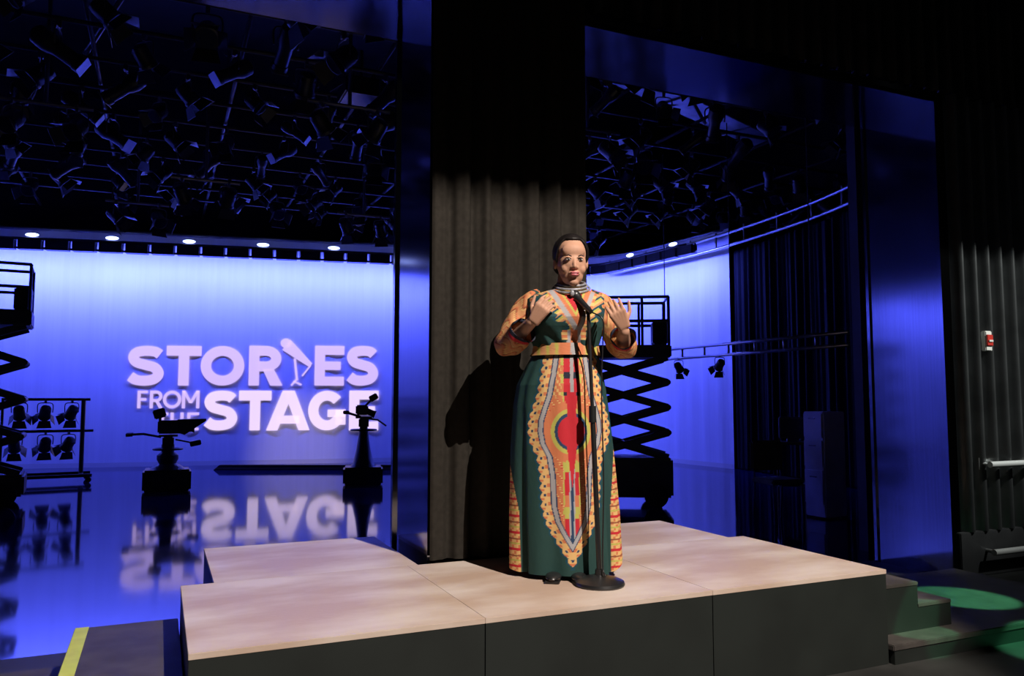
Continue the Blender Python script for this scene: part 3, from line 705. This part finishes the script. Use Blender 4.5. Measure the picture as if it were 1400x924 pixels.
# hair: drawn back from the forehead into a low knot
m = MB(); n1, n2 = 48, 30; vs = []; fs = []
for i in range(n2+1):
    for k in range(n1):
        a = 2*PI*k/n1; front = max(0, -math.sin(a)); side_ = abs(math.cos(a))
        ss = max(0, min(1, (front-.12)/.68)); lim = math.radians(134-88*ss*ss*(3-2*ss))
        th = lim*i/n2
        bulge = 1+.015*math.sin(a*18)*math.sin(th)
        v = Vector(((.088)*bulge*math.sin(th)*math.cos(a), .105*bulge*math.sin(th)*math.sin(a)+.0, .099*math.cos(th)))
        if i == n2: v *= .93
        vs.append(H(v.x, v.y+.020, v.z+.038))
for i in range(n2):
    for k in range(n1): fs.append((i*n1+k, i*n1+(k+1) % n1, (i+1)*n1+(k+1) % n1, (i+1)*n1+k))
m.add(vs, fs); m.ball(H(-.012, .125, -.02), (.055, .045, .05), 16)
hair = m.build('hair', M['hair'], woman, smooth=True)

# ---- dress -----------------------------------------------------------------------
def srgb(r, g, b): return tuple(((c/255)/12.92 if c < 11 else ((c/255+.055)/1.055)**2.4) for c in (r, g, b))
GREEN = srgb(36, 66, 63); TEAL = srgb(24, 70, 86); NAVY = srgb(40, 62, 92); YEL = srgb(212, 172, 112); ORA = srgb(196, 116, 78); RED = srgb(185, 38, 50); GREY = srgb(160, 158, 160); OLI = srgb(176, 172, 84); TAN = srgb(194, 138, 94); BRN = srgb(140, 80, 55); DK = srgb(30, 34, 50)
YS = [480, 515, 545, 562, 578, 592, 608, 625, 650, 690, 710, 725, 740, 755, 770]; WS = [35, 40, 46, 52, 57, 58, 55, 46, 42, 40, 35, 27, 18, 8, 0]
def skirt_col(px, py):
    d = abs(px-783)*(1.16 if px > 783 else 1)
    W = float(np.interp(py, YS, WS)); t_ = W-d; te = t_+3.4*abs(math.sin(PI*py/12))-2
    if py > 771 or te < -3: return GREEN
    if te < 0: return TEAL
    if t_ < 12:
        u = (py/6) % 2
        if 3.5 < t_ < 6.5 and .3 < u < .9: return NAVY
        if t_ < 4 and 1.2 < u < 1.7: return ORA
        if t_ > 8 and u < .8: return ORA
        return YEL
    if t_ < 13.5: return NAVY
    if t_ < 19: return GREY
    if t_ < 20.5: return NAVY
    rr = math.hypot(d, (py-592)*.92)
    if rr < 19: return RED
    if 540 < py < 576 and d < 6.5: return RED
    if 608 <= py < 665 and d < 8.5*(1-(py-600)/68): return RED
    if rr < 23 and d > 5: return NAVY
    if rr < 28 and d > 6: return OLI
    if rr < 38 and d > 8: return ORA
    if py > 600 and d < 2.0: return NAVY
    if py < 545:
        if d < 2.5: return GREY
        if d < 11: return RED if int(py/9) % 3 else DK
        if d > 14 and (int(d/2.5)+int(py/4)) % 3 == 0: return YEL
        return OLI if d < 15 and int(py/12) % 2 else ORA
    b_ = int(py/15) % 4
    if d > 11 and (int(d/2.5)+int(py/4)) % 4 == 0: return YEL if py % 3 > 1 else RED
    if d < 4: return GREY if py > 640 else RED
    if d < 10: return (RED, ORA, OLI, RED)[b_]
    return OLI if d < 12 and py < 700 else ORA
def side_col(px, py):
    u = (py % 22)
    if u < 3: return RED
    if 9 < u < 11: return BRN
    if 15 < u < 17: return OLI
    return YEL if (int(px/3)+int(py/4)) % 3 else ORA
def color_mesh(o, fn):
    me = o.data; ca = me.color_attributes.new('print', 'FLOAT_COLOR', 'POINT'); buf = np.ones((len(me.vertices), 4), dtype=np.float32)
    for i, v in enumerate(me.vertices): buf[i, :3] = fn(v.co)
    ca.data.foreach_set('color', buf.ravel())
ZP = [lz(y) for y in (778, 703, 616, 560, 530, 505, 485, 474)]
XL = [lx(x) for x in (697.5, 697, 699, 703, 708, 720, 731, 733)]; XRr = [lx(x) for x in (849, 845.5, 838, 832, 828, 823, 819, 818)]
DY = [.155, .155, .155, .155, .155, .145, .135, .13]
def skirt_pt(a, z):
    l_ = float(np.interp(z, ZP, XL)); r_ = float(np.interp(z, ZP, XRr)); d_ = float(np.interp(z, ZP, DY)); low = max(0, min(1, (.85-z)/.8))
    cx_, hw_ = (l_+r_)/2, (r_-l_)/2; sa = math.sin(a); f_ = 1
    front = math.cos(a)
    # vertical folds, deeper towards the hem
    wob = .030*low*math.sin(a*9+.6)+.018*low*math.sin(a*15+1.3+z*1.5)+.008*math.sin(a*11+z*3)*(.4+low)
    slit = 0
    for s0 in (-.86, .98):
        slit += .20*low**1.2*math.exp(-((a-s0)/.10)**2)
    gath = .012*(1-low)*math.sin(a*17+2*z)*max(0, min(1, (1.13-z)/.15))
    f_ = 1+wob*(1 if front < .3 else .75)-slit+gath
    return Vector((cx_+hw_*sa*min(f_, 1.03), .02-d_*math.cos(a)*f_, z))
NA, NZ = 420, 430; vs = []; fs = []
zb_, zt_ = lz(779), lz(484)
for i in range(NZ+1):
    z = zb_+(zt_-zb_)*i/NZ
    for k in range(NA):
        a = -PI+2*PI*k/NA; p_ = skirt_pt(a, z)
        if i < 40:   # uneven hem: the side flaps end higher than the front
            lift_ = (.05*(1-math.cos(min(1, max(0, (abs(a)-1.0)/.5))*PI))/2 if a > 0 else .018*min(1, max(0, (abs(a)-1.0)/.5)))
            p_.z += lift_*(1-i/40)
        vs.append(p_)
for i in range(NZ):
    for k in range(NA): fs.append((i*NA+k, i*NA+(k+1) % NA, (i+1)*NA+(k+1) % NA, (i+1)*NA+k))
mm = MB().add(vs, fs); sk = mm.build('skirt', M['print'], woman, smooth=True, fix=False)
def sk_fn(co):
    px = co.x*K+777; py = HOR-(co.z-(CZ-PZ))*K
    l_ = float(np.interp(co.z, ZP, XL))*K+777; r_ = float(np.interp(co.z, ZP, XRr))*K+777
    wl = float(np.interp(py, (636, 700, 780), (0, 15, 17))); wr_ = float(np.interp(py, (622, 690, 780), (0, 11, 15)))
    if py > 630 and (px < l_+wl and co.y < .12): return side_col(px, py)
    if py > 618 and (px > r_-wr_ and co.y < .12): return side_col(px, py)
    if co.y < .03: return skirt_col(px, py)
    return GREEN
color_mesh(sk, sk_fn)
# belt
vs = []; n = 160; fs = []
for i in range(5):
    z = lz(490-4*i)
    for k in range(n):
        a = -PI+2*PI*k/n; p_ = skirt_pt(a, z); vs.append(Vector((-.008+(p_.x+.008)*1.055, .02+(p_.y-.02)*1.12, z)))
for i in range(4):
    for k in range(n): fs.append((i*n+k, i*n+(k+1) % n, (i+1)*n+(k+1) % n, (i+1)*n+k))
bel = MB().add(vs, fs).build('waistband', M['print'], woman, smooth=True, fix=False)
color_mesh(bel, lambda co: (GREY if abs(co.x*K+777-786) < 4 else (ORA if abs(co.x*K+777-783) < 16 else (TAN if int((co.x*K)/4) % 3 else OLI))))
# bodice
ZB = [lz(y) for y in (490, 478, 465, 452, 440, 425, 412, 407, 403, 400, 398, 396)]
BL = [lx(x) for x in (731, 731, 726, 721, 719, 718, 719, 726, 737, 748, 757, 760)]; BR = [lx(x) for x in (819, 820, 824, 828, 830, 832, 831, 825, 816, 809, 806, 805)]
BD = [.135, .135, .148, .168, .178, .165, .140, .120, .102, .088, .078, .074]
def bod_pt(a, z, g=0):
    ZZ = ZB; l_ = float(np.interp(z, ZZ, BL)); r_ = float(np.interp(z, ZZ, BR)); d_ = float(np.interp(z, ZZ, BD)); c_, h_ = (l_+r_)/2, (r_-l_)/2
    bust = 0
    for s_ in (-.48, .42): bust += .022*math.exp(-((a-s_)/.36)**2-((z-1.255)/.06)**2)
    wr_ = .006*math.sin(a*13+z*40)*math.exp(-((z-1.15)/.05)**2)
    co = math.cos(a); yy = .02-(d_+bust+wr_)*abs(co)**.9*(1 if co > 0 else -.85)
    return Vector((c_+(h_+g)*math.copysign(abs(math.sin(a))**.85, math.sin(a)), yy, z))
NB, NH = 300, 150; vs = []; fs = []
for i in range(NH+1):
    z = ZB[0]+(ZB[-1]-ZB[0])*i/NH
    for k in range(NB): vs.append(bod_pt(-PI+2*PI*k/NB, z))
for i in range(NH):
    for k in range(NB): fs.append((i*NB+k, i*NB+(k+1) % NB, (i+1)*NB+(k+1) % NB, (i+1)*NB+k))
bo = MB().add(vs, fs).build('bodice', M['print'], woman, smooth=True, fix=False)
def bod_fn(co):
    px = co.x*K+777; py = HOR-(co.z-(CZ-PZ))*K
    if co.y > .03: return GREEN
    c_ = 790; vl = float(np.interp(py, (388, 456), (747, 789))); vr = float(np.interp(py, (388, 456), (818, 794)))
    if py > 458:
        if abs(px-786) < 5: return ORA
        if abs(px-786) < 9: return GREY
        if abs(px-786) < 16 and py < 470: return YEL if int(py/4) % 2 else ORA
        return GREEN
    if vl-4 < px < vl+4 or vr-3 < px < vr+3: return GREY
    if vl < px < vr:
        d = abs(px-c_)
        if min(px-vl, vr-px) < 10: return ORA
        if min(px-vl, vr-px) < 13: return OLI
        return RED if py > 408 else YEL
    o_ = (vl-px) if px < vl else (px-vr)
    if o_ < 7: return ORA if int(py/5) % 2 else YEL
    edge = 17+3.5*math.sin(py*.47)-(8 if py > 447 else 0)
    if o_ < edge: return (YEL, TAN, TEAL, OLI)[int(px/4+py/3) % 4]
    if o_ < edge+3: return TEAL
    s2 = math.sin(px*.42)*math.sin(py*.36)
    if py < 432 and s2 > .62: return ORA
    if py < 432 and s2 > .45: return YEL
    return GREEN if s2 > -.6 or py > 440 else TEAL
color_mesh(bo, bod_fn)
# sleeves
def sleeve(pts, rad, seed, cuff):
    P = smoothpath(pts, 14); m_ = len(P); rs = np.interp(np.linspace(0, len(pts)-1, m_), range(len(rad)), rad); n = 72; vs = []; fs = []; up = Vector((0, 0, 1)); uv = []
    for i, p_ in enumerate(P):
        t_ = (P[min(i+1, m_-1)]-P[max(i-1, 0)]).normalized(); u = (up-t_*up.dot(t_)); u = u.normalized() if u.length > .05 else Vector((0, 1, 0)); up = u; q = t_.cross(u); s_ = i/(m_-1)
        for k in range(n):
            a = 2*PI*k/n; r_ = rs[i]*(1+.07*math.sin(3*a+seed+6*s_)*s_+.05*math.sin(20*s_+2*a+seed)+.03*math.sin(33*s_+5*a))
            vs.append(p_+(u*math.cos(a)+q*math.sin(a))*r_); uv.append((s_, a))
    for i in range(m_-1):
        for k in range(n): fs.append((i*n+k, i*n+(k+1) % n, (i+1)*n+(k+1) % n, (i+1)*n+k))
    # turned-in cuff
    o_ = (m_-1)*n; base = len(vs)
    for k in range(n): vs.append(P[-1].lerp(vs[o_+k], .90)-t_*.03); uv.append((1, 0))
    for k in range(n): fs.append((o_+k, o_+(k+1) % n, base+(k+1) % n, base+k))
    o2 = MB().add(vs, fs).build('sleeve', M['print'], woman, smooth=True, fix=False)
    me = o2.data; ca = me.color_attributes.new('print', 'FLOAT_COLOR', 'POINT'); buf = np.ones((len(vs), 4), dtype=np.float32)
    for i, (s_, a) in enumerate(uv):
        w_ = (s_*9+.35*math.sin(a*6)) % 1; col_ = TAN
        if w_ < .16: col_ = BRN
        elif w_ < .30: col_ = YEL
        elif w_ > .84: col_ = ORA
        if s_ < .13: col_ = ORA if w_ < .5 else GREEN
        if s_ > .93: col_ = DK
        elif s_ > .88: col_ = RED
        buf[i, :3] = col_
    ca.data.foreach_set('color', buf.ravel())
sleeve([SL+Vector((.06, .0, .02)), SL+Vector((-.005, 0, -.01)), SL.lerp(EL, .55)+Vector((-.005, 0, 0)), EL+Vector((.003, -.005, .012)), EL.lerp(WL, .42), EL.lerp(WL, .68)], [.055, .068, .070, .072, .064, .062], 1, 0)
sleeve([SR+Vector((-.06, .0, .02)), SR+Vector((.0, 0, -.01)), SR.lerp(ER, .55)+Vector((.0, 0, 0)), ER+Vector((.0, -.005, .008)), ER.lerp(WR, .42), ER.lerp(WR, .66)], [.055, .066, .066, .066, .06, .058], 2.3, 0)
# collar necklace: several silver strands with a pendant
m = MB()
for q in range(3):
    R0 = .062+.010*q; zc = lz(390)-.012*q
    m.tube([(lx(783)+R0*1.08*math.sin(a), -.005-R0*1.12*math.cos(a)-.012*q*max(0, math.cos(a)), zc-.022*math.cos(a)*(1+.35*q)) for a in [2*PI*k/40 for k in range(40)]], .006, 8, closed=True)
for k in range(26):
    a = -1.6+3.2*k/25; m.ball((lx(783)+.098*math.sin(a), -.012-.104*math.cos(a), lz(394)-.034-.035*math.cos(a)), .007, 8)
m.ball((lx(784), -.135, lz(408)), (.012, .008, .016), 10)
m.build('necklace', M['silver'], woman, smooth=True)
# fit the figure to where it stands (WD is the reach used for its drawing, WS_ the real one)
def retune():
    z_a, z_b = lz(322), lz(779); D2 = 4.08
    n_a, n_b = at(777, 322, D2).z-PZ, at(777, 779, D2).z-PZ; kx = (at(877, 500, D2)-at(777, 500, D2)).length/(100/K)
    def walk(o):
        if o.type == 'MESH':
            for v in o.data.vertices: v.co = Vector((v.co.x*kx, v.co.y*kx, n_b+(v.co.z-z_b)*(n_a-n_b)/(z_a-z_b)))
        for c in o.children: walk(c)
    walk(woman); w2 = at(777, 779, D2); woman.location = (w2.x, w2.y, PZ)
retune()
# shoes
for fx, rz_ in ((-.072, -.1), (.05, .15)):
    m = MB(); R_ = Matrix.Rotation(rz_, 3, 'Z')
    m.ball(Vector((fx, -.135, .024)), (.040, .085, .021), 20, R_); m.ball(Vector((fx, -.02, .045)), (.036, .07, .042), 18, R_); m.box((fx, -.13, .007), (.075, .16, .014), rz_, bev=.005); m.box((fx, .03, .012), (.05, .05, .024), rz_)
    m.build('shoe', M['micblack'], woman, smooth='auto')

# ================================================================== FRONT LAMPS (their fixtures hang outside the frame)
def stage_spot(label, pos, target, power, col, size, blend, flap=None, soft=.012):
    pos = Vector(pos); t = thing('stage_spotlight', label, 'spotlight', pos, 0)
    back = (pos-Vector(target)).normalized(); R_ = back.to_track_quat('Z', 'Y').to_matrix().to_4x4()
    MB().lathe([(.10, .04), (.14, .03), (.14, .3), (.10, .38)], (0, 0, 0), 20, R_).build('housing', M['lampblack'], t, smooth='auto')
    MB().tube([(0, 0, .1), (0, 0, 9-pos.z)], .02, 8).build('hanging_pipe', M['pipeblack'], t)
    light('lamp', 'SPOT', power, col, t, (0, 0, 0), Vector(target)-pos, spot_size=math.radians(size), spot_blend=blend, shadow_soft_size=soft)
    if flap: MB().box(flap[0], flap[1]).build('barn_door', M['lampblack'], t)  # unseen oversized plate, shaped to cut the beam's top edge straight
    return t
dy = .6; zc = (2.58-KEY_POS.z)/(YF-.07-KEY_POS.y)*dy
stage_spot('black spotlight hung before the stage on the right', KEY_POS, (1.8, 3.75, 1.15), KEY_W, KEY_COL, 40, .3, ((0, dy, zc+.35), (1.4, .01, .7)), .01)
stage_spot('green-filtered spotlight over the right-hand steps', (6.4, .6, 6.2), (4.75, 3.55, .1), 4200, (.18, 1, .45), 5, .35)
stage_spot('second green-filtered spotlight before the right-hand steps', (6.9, .2, 6.2), (4.55, 2.75, .0), 5500, (.18, 1, .45), 5.5, .35)
dy = .6; zc2 = (2.55-5.7)/(YF-.03-.3)*dy
stage_spot('white spotlight aimed at the ribbed wall at right', (8.3, .3, 5.7), (6.4, 4.24, 2.2), 2300, (.95, 1, .97), 30, .8, ((-.6, dy, zc2+.35), (2.4, .01, .7)), .01)
stage_spot('third green-filtered spotlight at the low pallet corner', (6.0, .0, 6.2), (3.85, 3.15, .1), 2500, (.18, 1, .45), 3, .4)
